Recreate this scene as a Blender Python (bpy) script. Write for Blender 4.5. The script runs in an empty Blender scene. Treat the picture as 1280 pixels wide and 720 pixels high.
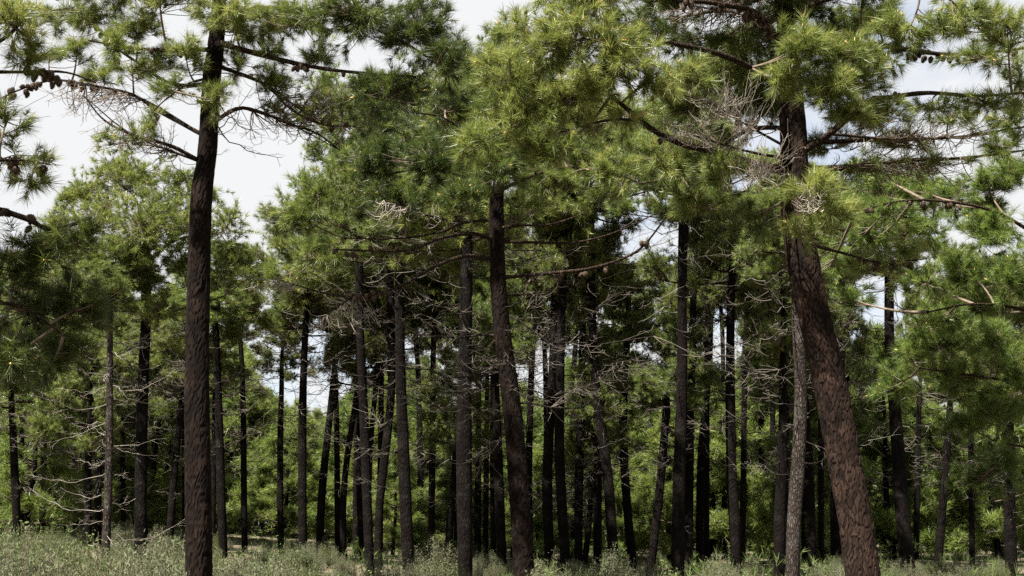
import bpy, math, random
import numpy as np
from mathutils import Vector, Matrix

S = bpy.context.scene
COL = S.collection
RNG = np.random.default_rng(11)
random.seed(5)

# ------------------------------------------------------------------ camera
F = 1372.0
PITCH = math.radians(12.65)
EYE = np.array([0.0, 0.0, 1.6])
cam_d = bpy.data.cameras.new('camera'); cam = bpy.data.objects.new('camera', cam_d); COL.objects.link(cam)
cam.location = EYE; cam.rotation_euler = (math.pi/2 + PITCH, 0, 0)
cam_d.sensor_width = 36; cam_d.lens = F/1280*36; cam_d.clip_start = 0.1; cam_d.clip_end = 9000
S.camera = cam

# ------------------------------------------------------------------ light and sky
SUN_EL, SUN_AZ = math.radians(57), math.radians(-138)      # azimuth from +Y (view direction), clockwise
sun_dir = Vector((math.sin(SUN_AZ)*math.cos(SUN_EL), math.cos(SUN_AZ)*math.cos(SUN_EL), math.sin(SUN_EL)))
sl = bpy.data.lights.new('sun', 'SUN'); sl.energy = 5.0; sl.angle = math.radians(0.5); sl.color = (1.0, 0.95, 0.86)
so = bpy.data.objects.new('sun', sl); COL.objects.link(so)
so.rotation_euler = sun_dir.to_track_quat('Z', 'Y').to_euler(); so.location = (0, 0, 60)
S.view_settings.view_transform = 'Standard'; S.view_settings.look = 'None'
S.view_settings.exposure = 2.15; S.view_settings.gamma = 1.0
try: S.view_settings.use_curve_mapping = False
except Exception: pass
S.cycles.max_bounces = 6; S.cycles.diffuse_bounces = 3; S.cycles.transmission_bounces = 3; S.cycles.glossy_bounces = 2
S.cycles.use_adaptive_sampling = True; S.cycles.use_denoising = False

W = bpy.data.worlds.new('World'); S.world = W; W.use_nodes = True
nt = W.node_tree; nt.nodes.clear()
def nd(t, typ, **k):
    n = t.nodes.new(typ)
    for a, b in k.items(): setattr(n, a, b)
    return n
sky = nd(nt, 'ShaderNodeTexSky', sky_type='NISHITA'); sky.sun_disc = False
sky.sun_elevation = SUN_EL; sky.sun_rotation = SUN_AZ; sky.air_density = 1.0; sky.dust_density = 1.5
b1 = nd(nt, 'ShaderNodeBackground'); b1.inputs[1].default_value = 0.05
b2 = nd(nt, 'ShaderNodeBackground'); b2.inputs[0].default_value = (0.98, 0.99, 1.0, 1); b2.inputs[1].default_value = 0.21
tc = nd(nt, 'ShaderNodeTexCoord'); mp = nd(nt, 'ShaderNodeMapping'); mp.inputs['Scale'].default_value = (1, 1, 2.2)
mp.inputs['Location'].default_value = (0.35, 0.1, 0.0)
ns = nd(nt, 'ShaderNodeTexNoise'); ns.inputs['Scale'].default_value = 2.3; ns.inputs['Detail'].default_value = 7; ns.inputs['Roughness'].default_value = 0.55
rp = nd(nt, 'ShaderNodeValToRGB'); rp.color_ramp.elements[0].position = 0.30; rp.color_ramp.elements[1].position = 0.47
mx = nd(nt, 'ShaderNodeMixShader'); ow = nd(nt, 'ShaderNodeOutputWorld')
L = nt.links.new
L(tc.outputs['Generated'], mp.inputs[0]); L(mp.outputs[0], ns.inputs['Vector']); L(ns.outputs[0], rp.inputs[0])
L(sky.outputs[0], b1.inputs[0]); L(rp.outputs[0], mx.inputs[0]); L(b1.outputs[0], mx.inputs[1]); L(b2.outputs[0], mx.inputs[2]); L(mx.outputs[0], ow.inputs[0])

# ------------------------------------------------------------------ geometry helpers
FW = np.array([0, math.cos(PITCH), math.sin(PITCH)]); UP = np.array([0, -math.sin(PITCH), math.cos(PITCH)])
def at(px, py, Y):
    """point of the place seen at a pixel of the 1280x720 photograph, Y metres in front"""
    d = FW + np.array([(px-640)/F, 0, 0]) + UP*((360-py)/F)
    return EYE + d*(Y/d[1])
def mpp(py, Y):                                    # metres per pixel there
    d = FW + UP*((360-py)/F)
    return (Y/d[1])/F
def ground_h(x, y):
    x = np.asarray(x, float); y = np.asarray(y, float)
    h = 0.019*np.clip(y-9, 0, 60) + 0.008*np.clip(y-60, 0, 400)
    left = np.clip(-x-3.5, 0, 12)*0.068*np.clip((y-6)/12, 0, 1)
    bump = 0.06*np.sin(x*0.9+1.3)*np.sin(y*0.7) + 0.10*np.sin(x*0.31+0.4)*np.cos(y*0.23+1)
    return h + left + bump*np.clip(y/8, 0, 1)*(y < 500) - 0.0

def norm(v):
    return v/np.maximum(np.linalg.norm(v, axis=-1, keepdims=True), 1e-9)

class MB:
    """collects triangles / quads with a material slot and a tint, links them as ONE mesh"""
    def __init__(s): s.v=[]; s.f=[]; s.n=0; s.mi=[]; s.t=[]; s.sm=[]
    def add(s, v, f, mi=0, tint=None, smooth=False):
        v = np.asarray(v, np.float32).reshape(-1, 3); f = np.asarray(f, np.int64)
        if len(f) == 0: return
        s.v.append(v); s.f.append((f+s.n)); s.n += len(v)
        s.mi.append(np.full(len(f), mi, np.int32)); s.sm.append(np.full(len(f), smooth, bool))
        s.t.append(np.full(len(v), 0.5, np.float32) if tint is None else np.asarray(tint, np.float32))
    def mesh(s, name, mats):
        me = bpy.data.meshes.new(name)
        v = np.concatenate(s.v); me.vertices.add(len(v)); me.vertices.foreach_set('co', v.ravel())
        loops = np.concatenate([f.ravel() for f in s.f]); cnt = np.concatenate([np.full(len(f), f.shape[1], np.int64) for f in s.f])
        me.loops.add(len(loops)); me.loops.foreach_set('vertex_index', loops.astype(np.int32))
        me.polygons.add(len(cnt)); st = np.concatenate([[0], np.cumsum(cnt)[:-1]])
        me.polygons.foreach_set('loop_start', st.astype(np.int32)); me.polygons.foreach_set('loop_total', cnt.astype(np.int32))
        me.polygons.foreach_set('material_index', np.concatenate(s.mi)); me.polygons.foreach_set('use_smooth', np.concatenate(s.sm))
        a = me.attributes.new('tint', 'FLOAT', 'POINT'); a.data.foreach_set('value', np.concatenate(s.t))
        for m in mats: me.materials.append(m)
        me.update(calc_edges=True)
        return me

def tubes(mb, P, R, k=4, mi=0, tint=None, smooth=True):
    """P (M,S,3) paths, R (M,S) radii -> k-sided tubes"""
    P = np.asarray(P, float); R = np.asarray(R, float); M, Sg, _ = P.shape
    T = norm(np.gradient(P, axis=1))
    ref = np.where(np.abs(T[..., 2:3]) > 0.9, np.array([1.0, 0, 0]), np.array([0, 0, 1.0]))
    A = norm(np.cross(T, ref)); B = np.cross(T, A)
    an = np.arange(k)*2*math.pi/k
    V = P[:, :, None, :] + R[:, :, None, None]*(A[:, :, None, :]*np.cos(an)[None, None, :, None] + B[:, :, None, :]*np.sin(an)[None, None, :, None])
    idx = np.arange(M*Sg*k).reshape(M, Sg, k)
    a = idx[:, :-1, :]; b = idx[:, 1:, :]
    f = np.stack([a, np.roll(a, -1, 2), np.roll(b, -1, 2), b], -1).reshape(-1, 4)
    tt = None if tint is None else np.repeat(np.asarray(tint), Sg*k)
    mb.add(V.reshape(-1, 3), f, mi, tt, smooth)

def bez(p0, p1, p2, n):
    t = np.linspace(0, 1, n)[None, :, None]
    return (1-t)**2*p0[:, None, :] + 2*t*(1-t)*p1[:, None, :] + t*t*p2[:, None, :]

def spline(pts, n):
    """Catmull-Rom through points (any columns), n samples evenly by length"""
    p = np.asarray(pts, float)
    if len(p) == 2: p = np.array([p[0], (p[0]+p[1])/2, p[1]])
    q = np.vstack([2*p[0]-p[1], p, 2*p[-1]-p[-2]]); out = []
    for i in range(1, len(q)-2):
        for t in np.linspace(0, 1, 12, endpoint=False):
            a, b, c, d = q[i-1:i+3]
            out.append(0.5*((2*b)+(c-a)*t+(2*a-5*b+4*c-d)*t*t+(3*b-a-3*c+d)*t**3))
    out.append(p[-1]); out = np.array(out)
    s = np.concatenate([[0], np.cumsum(np.linalg.norm(np.diff(out[:, :3], axis=0), axis=1))])
    u = np.linspace(0, s[-1], n)
    return np.stack([np.interp(u, s, out[:, j]) for j in range(out.shape[1])], 1)

def needles(mb, P, D, size, nn, width, rng, mi=0, tint=0.5, spread=1.15):
    """a tuft of nn needles at each P along shoot direction D"""
    N = len(P)
    if N == 0: return
    size = np.broadcast_to(np.asarray(size, float), (N,))
    d = norm(D)[:, None, :]
    r = norm(rng.normal(size=(N, nn, 3)))
    lat = norm(r - (r*d).sum(-1, keepdims=True)*d)
    ang = spread*rng.uniform(0.55, 1.1, size=(N, 1, 1))*np.abs(rng.beta(2.2, 1.6, size=(N, nn, 1)))*1.25
    nd_ = norm(d*np.cos(ang) + lat*np.sin(ang))
    nd_ = norm(nd_ + np.array([0, 0, -0.06]))
    back = rng.uniform(0, 0.62, size=(N, nn, 1))*size[:, None, None]
    base = P[:, None, :] - d*back + lat*0.004
    Ln = size[:, None, None]*rng.uniform(0.75, 1.15, size=(N, nn, 1))
    side = norm(np.cross(nd_, rng.normal(size=(N, nn, 3))))*(width/2)
    tip = base + nd_*Ln + np.array([0, 0, -0.10])*Ln*rng.uniform(0, 1, size=(N, nn, 1))
    V = np.stack([base-side, base+side, tip], 2).reshape(-1, 3)
    f = np.arange(N*nn)[:, None]*3 + np.array([[0, 1, 2]])
    tn = np.broadcast_to(np.asarray(tint, float).reshape(-1, 1), (N, 1)) + rng.normal(0, 0.16, size=(N, 1)) + rng.normal(0, 0.10, size=(N, nn))
    mb.add(V, f, mi, np.clip(np.repeat(tn.ravel(), 3), 0, 1))

# ------------------------------------------------------------------ materials
def mat(name):
    m = bpy.data.materials.new(name); m.use_nodes = True
    t = m.node_tree; t.nodes.clear(); o = nd(t, 'ShaderNodeOutputMaterial')
    return m, t, o
def ramp(t, stops):
    r = nd(t, 'ShaderNodeValToRGB'); e = r.color_ramp.elements
    while len(e) < len(stops): e.new(0.5)
    for x, (p, c) in zip(e, stops): x.position = p; x.color = (*c, 1)
    return r
def needle_mat(name, dark, midc, light, trans=0.45, rough=0.42, spec=0.45):
    m, t, o = mat(name)
    at_ = nd(t, 'ShaderNodeAttribute', attribute_name='tint')
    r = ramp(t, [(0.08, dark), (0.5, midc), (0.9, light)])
    oi = nd(t, 'ShaderNodeObjectInfo'); hs = nd(t, 'ShaderNodeHueSaturation')
    ma = nd(t, 'ShaderNodeMapRange'); ma.inputs[3].default_value = 0.485; ma.inputs[4].default_value = 0.515
    L = t.links.new
    L(oi.outputs['Random'], ma.inputs[0]); L(ma.outputs[0], hs.inputs['Hue'])
    L(at_.outputs['Fac'], r.inputs[0]); L(r.outputs[0], hs.inputs['Color'])
    p = nd(t, 'ShaderNodeBsdfPrincipled'); p.inputs['Roughness'].default_value = rough; p.inputs['Specular IOR Level'].default_value = spec
    tr = nd(t, 'ShaderNodeBsdfTranslucent'); ms = nd(t, 'ShaderNodeMixShader'); ms.inputs[0].default_value = trans
    L(hs.outputs[0], p.inputs['Base Color']); L(hs.outputs[0], tr.inputs['Color'])
    L(p.outputs[0], ms.inputs[1]); L(tr.outputs[0], ms.inputs[2]); L(ms.outputs[0], o.inputs[0])
    return m
def bark_mat(name, crack, plate, tip, scale=1.0, bump=1.0, lichen=0.0):
    m, t, o = mat(name); L = t.links.new
    c = nd(t, 'ShaderNodeTexCoord'); mp = nd(t, 'ShaderNodeMapping'); mp.inputs['Scale'].default_value = (1, 1, 0.3)
    nz = nd(t, 'ShaderNodeTexNoise'); nz.inputs['Scale'].default_value = 6; nz.inputs['Detail'].default_value = 4
    mixv = nd(t, 'ShaderNodeMix', data_type='RGBA', blend_type='ADD'); mixv.inputs[0].default_value = 0.05
    vo = nd(t, 'ShaderNodeTexVoronoi', feature='DISTANCE_TO_EDGE'); vo.inputs['Scale'].default_value = 22*scale
    L(c.outputs['Object'], mp.inputs[0]); L(c.outputs['Object'], nz.inputs['Vector'])
    L(mp.outputs[0], mixv.inputs[6]); L(nz.outputs[1], mixv.inputs[7]); L(mixv.outputs[2], vo.inputs['Vector'])
    r = ramp(t, [(0.0, crack), (0.10, crack), (0.30, plate), (0.75, tip)])
    n2 = nd(t, 'ShaderNodeTexNoise'); n2.inputs['Scale'].default_value = 30*scale; n2.inputs['Detail'].default_value = 8; n2.inputs['Roughness'].default_value = 0.7
    mp2 = nd(t, 'ShaderNodeMapping'); mp2.inputs['Scale'].default_value = (1, 1, 0.25)
    L(c.outputs['Object'], mp2.inputs[0]); L(mp2.outputs[0], n2.inputs['Vector'])
    n3 = nd(t, 'ShaderNodeTexNoise'); n3.inputs['Scale'].default_value = 2.2; n3.inputs['Detail'].default_value = 5
    L(c.outputs['Object'], n3.inputs['Vector'])
    rl = ramp(t, [(0.52, (0, 0, 0)), (0.72, (lichen, lichen, lichen))])
    L(n3.outputs[0], rl.inputs[0])
    mm = nd(t, 'ShaderNodeMix', data_type='RGBA', blend_type='MULTIPLY'); mm.inputs[0].default_value = 0.75
    r2 = ramp(t, [(0.3, (0.35, 0.35, 0.35)), (0.7, (1.5, 1.45, 1.4))])
    L(vo.outputs[0], r.inputs[0]); L(n2.outputs[0], r2.inputs[0]); L(r.outputs[0], mm.inputs[6]); L(r2.outputs[0], mm.inputs[7])
    ml = nd(t, 'ShaderNodeMix', data_type='RGBA'); ml.inputs[7].default_value = (0.12, 0.112, 0.10, 1)
    L(rl.outputs[0], ml.inputs[0]); L(mm.outputs[2], ml.inputs[6])
    p = nd(t, 'ShaderNodeBsdfPrincipled'); p.inputs['Roughness'].default_value = 0.95; p.inputs['Specular IOR Level'].default_value = 0.06
    L(ml.outputs[2], p.inputs['Base Color'])
    ad = nd(t, 'ShaderNodeMath', operation='ADD'); rc = ramp(t, [(0.0, (0, 0, 0)), (0.3, (1, 1, 1))]); L(vo.outputs[0], rc.inputs[0])
    L(rc.outputs[0], ad.inputs[0]); L(n2.outputs[0], ad.inputs[1])
    bp = nd(t, 'ShaderNodeBump'); bp.inputs['Strength'].default_value = 0.9*bump; bp.inputs['Distance'].default_value = 0.02
    L(ad.outputs[0], bp.inputs['Height']); L(bp.outputs[0], p.inputs['Normal']); L(p.outputs[0], o.inputs[0])
    return m
def plate_mat(name, crack, plate, tip):
    """bark whose plates are geometry; tint tells how far a point stands out of the furrows"""
    m, t, o = mat(name); L = t.links.new
    a = nd(t, 'ShaderNodeAttribute', attribute_name='tint')
    r = ramp(t, [(0.05, crack), (0.5, plate), (1.0, tip)])
    c = nd(t, 'ShaderNodeTexCoord'); n = nd(t, 'ShaderNodeTexNoise'); n.inputs['Scale'].default_value = 45; n.inputs['Detail'].default_value = 8; n.inputs['Roughness'].default_value = 0.72
    mp2 = nd(t, 'ShaderNodeMapping'); mp2.inputs['Scale'].default_value = (1, 1, 0.45); L(c.outputs['Object'], mp2.inputs[0]); L(mp2.outputs[0], n.inputs['Vector'])
    r2 = ramp(t, [(0.3, (0.4, 0.4, 0.4)), (0.7, (1.5, 1.45, 1.4))]); L(n.outputs[0], r2.inputs[0])
    mm = nd(t, 'ShaderNodeMix', data_type='RGBA', blend_type='MULTIPLY'); mm.inputs[0].default_value = 0.8
    n4 = nd(t, 'ShaderNodeTexNoise'); n4.inputs['Scale'].default_value = 3.5; n4.inputs['Detail'].default_value = 4; L(c.outputs['Object'], n4.inputs['Vector'])
    r4 = ramp(t, [(0.32, (0.50, 0.52, 0.55)), (0.68, (1.35, 1.25, 1.2))]); L(n4.outputs[0], r4.inputs[0])
    m4 = nd(t, 'ShaderNodeMix', data_type='RGBA', blend_type='MULTIPLY'); m4.inputs[0].default_value = 1.0
    L(a.outputs['Fac'], r.inputs[0]); L(r.outputs[0], m4.inputs[6]); L(r4.outputs[0], m4.inputs[7]); L(m4.outputs[2], mm.inputs[6]); L(r2.outputs[0], mm.inputs[7])
    p = nd(t, 'ShaderNodeBsdfPrincipled'); p.inputs['Roughness'].default_value = 0.95; p.inputs['Specular IOR Level'].default_value = 0.06
    bp = nd(t, 'ShaderNodeBump'); bp.inputs['Strength'].default_value = 0.8; bp.inputs['Distance'].default_value = 0.008
    L(n.outputs[0], bp.inputs['Height']); L(bp.outputs[0], p.inputs['Normal'])
    L(mm.outputs[2], p.inputs['Base Color']); L(p.outputs[0], o.inputs[0])
    return m
def plain_mat(name, a, b, rough=0.85, sc=12):
    m, t, o = mat(name); L = t.links.new
    c = nd(t, 'ShaderNodeTexCoord'); n = nd(t, 'ShaderNodeTexNoise'); n.inputs['Scale'].default_value = sc; n.inputs['Detail'].default_value = 6
    r = ramp(t, [(0.3, a), (0.7, b)]); p = nd(t, 'ShaderNodeBsdfPrincipled'); p.inputs['Roughness'].default_value = rough; p.inputs['Specular IOR Level'].default_value = 0.2
    L(c.outputs['Object'], n.inputs['Vector']); L(n.outputs[0], r.inputs[0]); L(r.outputs[0], p.inputs['Base Color']); L(p.outputs[0], o.inputs[0])
    return m

NEEDLE = needle_mat('pine_needles', (0.038, 0.060, 0.012), (0.114, 0.152, 0.029), (0.238, 0.266, 0.070))
NEEDLE_SOFT = needle_mat('pine_needles_young', (0.055, 0.085, 0.016), (0.140, 0.185, 0.036), (0.240, 0.285, 0.070), 0.55)
TWIG = plain_mat('twig_bark', (0.06, 0.045, 0.034), (0.15, 0.115, 0.085))
DEAD = plain_mat('dead_wood', (0.045, 0.037, 0.030), (0.20, 0.175, 0.15), 0.9, 3)
DEADPALE = plain_mat('bleached_twigs', (0.12, 0.10, 0.082), (0.33, 0.295, 0.255), 0.9, 5)
LIMB = bark_mat('limb_bark', (0.020, 0.014, 0.011), (0.060, 0.042, 0.031), (0.13, 0.092, 0.068), 1.6)
DEADLIMB = bark_mat('dead_limb_bark', (0.025, 0.020, 0.017), (0.065, 0.054, 0.045), (0.14, 0.12, 0.10), 2.2)
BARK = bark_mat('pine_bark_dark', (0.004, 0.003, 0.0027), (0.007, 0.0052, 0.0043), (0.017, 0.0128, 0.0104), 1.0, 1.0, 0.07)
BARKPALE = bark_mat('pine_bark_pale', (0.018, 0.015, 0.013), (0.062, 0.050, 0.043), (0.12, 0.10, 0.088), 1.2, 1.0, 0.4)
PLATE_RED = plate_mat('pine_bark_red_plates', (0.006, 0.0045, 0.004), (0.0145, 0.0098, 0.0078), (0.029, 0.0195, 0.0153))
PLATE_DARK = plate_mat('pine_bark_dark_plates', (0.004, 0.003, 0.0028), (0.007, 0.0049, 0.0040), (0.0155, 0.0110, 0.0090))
BUD = plain_mat('bud_scales', (0.42, 0.24, 0.09), (0.62, 0.42, 0.20), 0.7)
CONE = plain_mat('cone_scales', (0.030, 0.020, 0.014), (0.085, 0.055, 0.036), 0.7, 40)
SHRUBM = needle_mat('shrub_leaves_pale', (0.072, 0.082, 0.042), (0.110, 0.120, 0.066), (0.155, 0.163, 0.100), 0.3, 0.7, 0.15)
SHRUBG = needle_mat('shrub_leaves_green', (0.04, 0.06, 0.016), (0.075, 0.105, 0.03), (0.13, 0.165, 0.055), 0.35, 0.7, 0.15)
GRASSM = needle_mat('dry_grass', (0.04, 0.055, 0.018), (0.07, 0.08, 0.034), (0.13, 0.12, 0.065), 0.3, 0.8, 0.1)

# ------------------------------------------------------------------ object helpers
def link(name, me, parent=None, loc=None, mtx=None):
    o = bpy.data.objects.new(name, me); COL.objects.link(o)
    if parent is not None: o.parent = parent
    if loc is not None: o.location = loc
    if mtx is not None: o.matrix_local = mtx
    return o
def thing(name, loc, label, cat, group=None):
    e = bpy.data.objects.new(name, None); COL.objects.link(e); e.location = loc; e.empty_display_size = 0.2
    e['label'] = label; e['category'] = cat
    if group: e['group'] = group
    return e

# ------------------------------------------------------------------ ground, hills
def make_ground():
    u = np.linspace(-1, 1, 141); v = np.linspace(0, 1, 150)
    xs = np.sign(u)*(np.abs(u)*30 + np.abs(u)**5*2500); ys = -40 + v*70 + v**6*3000
    X, Y = np.meshgrid(xs, ys); Z = ground_h(X, Y)
    V = np.stack([X, Y, Z], -1).reshape(-1, 3); n, m_ = X.shape
    i = np.arange(n*m_).reshape(n, m_); f = np.stack([i[:-1, :-1], i[:-1, 1:], i[1:, 1:], i[1:, :-1]], -1).reshape(-1, 4)
    m, t, o = mat('forest_floor'); L = t.links.new
    c = nd(t, 'ShaderNodeTexCoord'); n1 = nd(t, 'ShaderNodeTexNoise'); n1.inputs['Scale'].default_value = 0.6; n1.inputs['Detail'].default_value = 12; n1.inputs['Roughness'].default_value = 0.7
    r = ramp(t, [(0.3, (0.035, 0.035, 0.015)), (0.5, (0.075, 0.058, 0.034)), (0.7, (0.12, 0.098, 0.06))])
    p = nd(t, 'ShaderNodeBsdfPrincipled'); p.inputs['Roughness'].default_value = 0.95
    b = nd(t, 'ShaderNodeBump'); b.inputs['Distance'].default_value = 0.05
    L(c.outputs['Object'], n1.inputs['Vector']); L(n1.outputs[0], r.inputs[0]); L(r.outputs[0], p.inputs['Base Color'])
    L(n1.outputs[0], b.inputs['Height']); L(b.outputs[0], p.inputs['Normal']); L(p.outputs[0], o.inputs[0])
    mb = MB(); mb.add(V, f, 0, None, True); g = link('ground', mb.mesh('ground', [m])); g['kind'] = 'structure'
    # hills far away, distance haze painted in as a blue-grey tone
    a = np.radians(np.linspace(-55, 55, 160)); rr = np.linspace(0, 1, 14)
    A, R_ = np.meshgrid(a, rr); dist = 2200 + R_*900
    hh = (150 + 60*np.sin(A*5+1) + 30*np.sin(A*13) + 14*np.sin(A*37))*np.sin(R_*math.pi*0.5)**1.0 - 3
    V = np.stack([np.sin(A)*dist, np.cos(A)*dist, hh], -1).reshape(-1, 3); n, m_ = A.shape
    i = np.arange(n*m_).reshape(n, m_); f = np.stack([i[:-1, :-1], i[:-1, 1:], i[1:, 1:], i[1:, :-1]], -1).reshape(-1, 4)
    mb = MB(); mb.add(V, f, 0, None, True)
    h = link('hills', mb.mesh('hills', [plain_mat('hill_haze_tone', (0.10, 0.125, 0.13), (0.17, 0.19, 0.20), 0.95, 0.02)])); h['kind'] = 'structure'
make_ground()

# ------------------------------------------------------------------ foliage clumps
def clump(mb, limb, c, rad, nb, rng, size=0.15, nn=36, width=0.006, tint=0.5, buds=0.0, per=4, twig_r=0.006, bias=0.45, up=0.35):
    """branchlets leave the limb and fill an ellipsoid; needles tuft their ends"""
    limb = np.asarray(limb, float); c = np.asarray(c, float); rad = np.asarray(rad, float)
    u = norm(rng.normal(size=(nb, 3))); ph = rng.uniform(0, 6.28, 3)
    lump = 0.78+0.34*np.sin(3*u[:, :1]+ph[0]+2*u[:, 1:2])*np.sin(4*u[:, 2:3]+ph[1]) + 0.16*np.sin(7*u[:, :1]+ph[2])
    u = u*lump*(rng.uniform(0, 1, size=(nb, 1))**(bias+0.15))*rng.uniform(0.9, 1.25, size=(nb, 1))
    E = c + u*rad
    d2 = ((E[:, None, :]-limb[None])**2).sum(-1)
    k = d2.argmin(1); k = np.maximum(0, k - rng.integers(0, max(2, len(limb)//4), size=nb))
    B = limb[k]
    ln = np.linalg.norm(E-B, axis=1, keepdims=True)
    mid = (B+E)/2 + rng.normal(0, 0.12, size=(nb, 3))*ln + np.array([0, 0, -0.12])*ln
    P = bez(B, mid, E, 6)
    rr = twig_r*np.linspace(1.3, 0.6, 6)[None]*np.ones((nb, 1))
    tubes(mb, P, rr, 3, 1)
    tip = norm(P[:, -1]-P[:, -2]) + np.array([0, 0, up]) + 0.3*u
    nbare = max(2, nb//7)                                   # bare twigs poke out between the tufts
    kb = rng.integers(0, nb, nbare); eb = P[kb, 3] + norm(P[kb, 5]-P[kb, 2]+rng.normal(0, .12, (nbare, 3)))*rng.uniform(.2, .5, (nbare, 1))
    tubes(mb, bez(P[kb, 3], (P[kb, 3]+eb)/2+rng.normal(0, .04, (nbare, 3)), eb, 5), twig_r*.55*np.linspace(1, .5, 5)[None]*np.ones((nbare, 1)), 3, 1)
    pts, dirs = [E], [norm(tip)]
    for j in range(per-1):
        t = rng.uniform(0.5, 0.98, size=nb); q = t*5; i0 = np.minimum(q.astype(int), 4); fr = (q-i0)[:, None]
        base = P[np.arange(nb), i0]*(1-fr) + P[np.arange(nb), i0+1]*fr
        dd = norm(norm(tip) + 0.9*norm(rng.normal(size=(nb, 3))) + np.array([0, 0, 0.15]))
        off = rng.uniform(0.4, 1.3, size=(nb, 1))*size
        pts.append(base + dd*off); dirs.append(dd)
    P2 = np.concatenate(pts); D2 = np.concatenate(dirs)
    sz = size*rng.uniform(0.6, 1.25, size=len(P2))
    tn = tint + 0.10*np.concatenate([u[:, 2]]*per)*0
    needles(mb, P2, D2, sz, nn, width, rng, 0, tn)
    if buds > 0:
        m = rng.random(len(P2)) < buds
        if m.any():
            a = P2[m]; d = D2[m]
            PP = np.stack([a-d*0.01, a+d*0.012, a+d*0.035], 1); tubes(mb, PP, np.array([[0.006, 0.009, 0.002]])*np.ones((m.sum(), 1)), 4, 2)
    return

def curly_twigs(mb, limb, c, rad, nb, rng, r=0.0035, mi=0, curl=0.5):
    """bare dead twigs, bent upward or hanging"""
    limb = np.asarray(limb, float); c = np.asarray(c, float)
    u = norm(rng.normal(size=(nb, 3)))*(rng.uniform(0.2, 1, size=(nb, 1))); E = c + u*np.asarray(rad)
    d2 = ((E[:, None, :]-limb[None])**2).sum(-1); k = np.maximum(0, d2.argmin(1) - rng.integers(0, 3, size=nb)); B = limb[k]
    ln = np.linalg.norm(E-B, axis=1, keepdims=True)
    mid = (B+E)/2 + np.concatenate([rng.normal(0, 0.25, size=(nb, 2)), rng.uniform(-curl, 0.1, size=(nb, 1))], 1)*ln
    P = bez(B, mid, E, 8); P += np.cumsum(rng.normal(0, 0.006, size=P.shape), axis=1)*np.linspace(0, 1, 8)[None, :, None]
    tubes(mb, P, r*np.linspace(1.5, 0.55, 8)[None]*rng.uniform(0.7, 1.3, size=(nb, 1)), 3, mi)
    # second order
    for _ in range(2):
        t = rng.integers(3, 7, size=nb); q = P[np.arange(nb), t]
        e = q + norm(P[np.arange(nb), 7]-P[np.arange(nb), 4] + rng.normal(0, 0.1, size=(nb, 3)))*ln*0.35 + np.array([0, 0, 0.08])*ln
        m2 = (q+e)/2 + rng.normal(0, 0.1, size=(nb, 3))*ln
        tubes(mb, bez(q, m2, e, 5), r*0.7*np.linspace(1, 0.6, 5)[None]*np.ones((nb, 1)), 3, mi)

# ------------------------------------------------------------------ shared pieces: dead branches, cones
def make_dead(seed, length, thin=1.0):
    rng = np.random.default_rng(seed); mb = MB()
    n = 10; t = np.linspace(0, 1, n)
    bend = rng.uniform(-0.25, 0.35); sideb = rng.uniform(-0.2, 0.2)
    main = np.stack([t*length, sideb*length*t**2, length*(bend*t**2 - 0.12*np.sin(t*math.pi))], 1)
    main[1:] += rng.normal(0, 0.015*length, size=(n-1, 3))
    r0 = thin*(0.005 + 0.0045*length)
    tubes(mb, main[None], (r0*np.linspace(1, 0.3, n))[None], 5, 0)
    nb = int(4+length*3.2); k = rng.integers(2, n, size=nb); B = main[k]
    dirn = norm(np.stack([rng.uniform(0.4, 1.0, nb), rng.normal(0, 0.7, nb), rng.normal(0.05, 0.35, nb)], 1))
    ln = rng.uniform(0.15, 0.5, size=(nb, 1))*length*0.6; E = B + dirn*ln
    mid = (B+E)/2 + rng.normal(0, 0.13, size=(nb, 3))*ln + np.array([0, 0, -0.12])*ln
    P = bez(B, mid, E, 6); tubes(mb, P, r0*0.40*np.linspace(1, 0.45, 6)[None]*np.ones((nb, 1)), 3, 1)
    for _ in range(2):
        kk = rng.integers(2, 6, size=nb); q = P[np.arange(nb), kk]
        e = q + norm(dirn + rng.normal(0, 0.5, size=(nb, 3)))*ln*rng.uniform(0.25, 0.5, size=(nb, 1))
        m2 = (q+e)/2 + rng.normal(0, 0.08, size=(nb, 3))*ln
        tubes(mb, bez(q, m2, e, 4), r0*0.24*np.linspace(1, 0.5, 4)[None]*np.ones((nb, 1)), 3, 1)
    return mb.mesh('dead_branch', [DEADLIMB, DEAD])
DEADS = [make_dead(100+i, l) for i, l in enumerate([0.35, 0.5, 0.8, 1.1, 1.3, 1.6, 1.8, 2.1, 2.4, 2.7, 1.4, 1.9])]

def repaint(me):
    m = me; m.name = 'dead_branch'; m.materials.clear(); m.materials.append(DEADPALE); m.materials.append(DEADPALE); return m
DEADS_PALE = [repaint(make_dead(140+i, l, .55)) for i, l in enumerate([.5, .7, .9, 1.1, 1.3, 1.5, 1.2, 1.6, 1.8, 1.4, 1.0, 1.7])]

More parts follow.
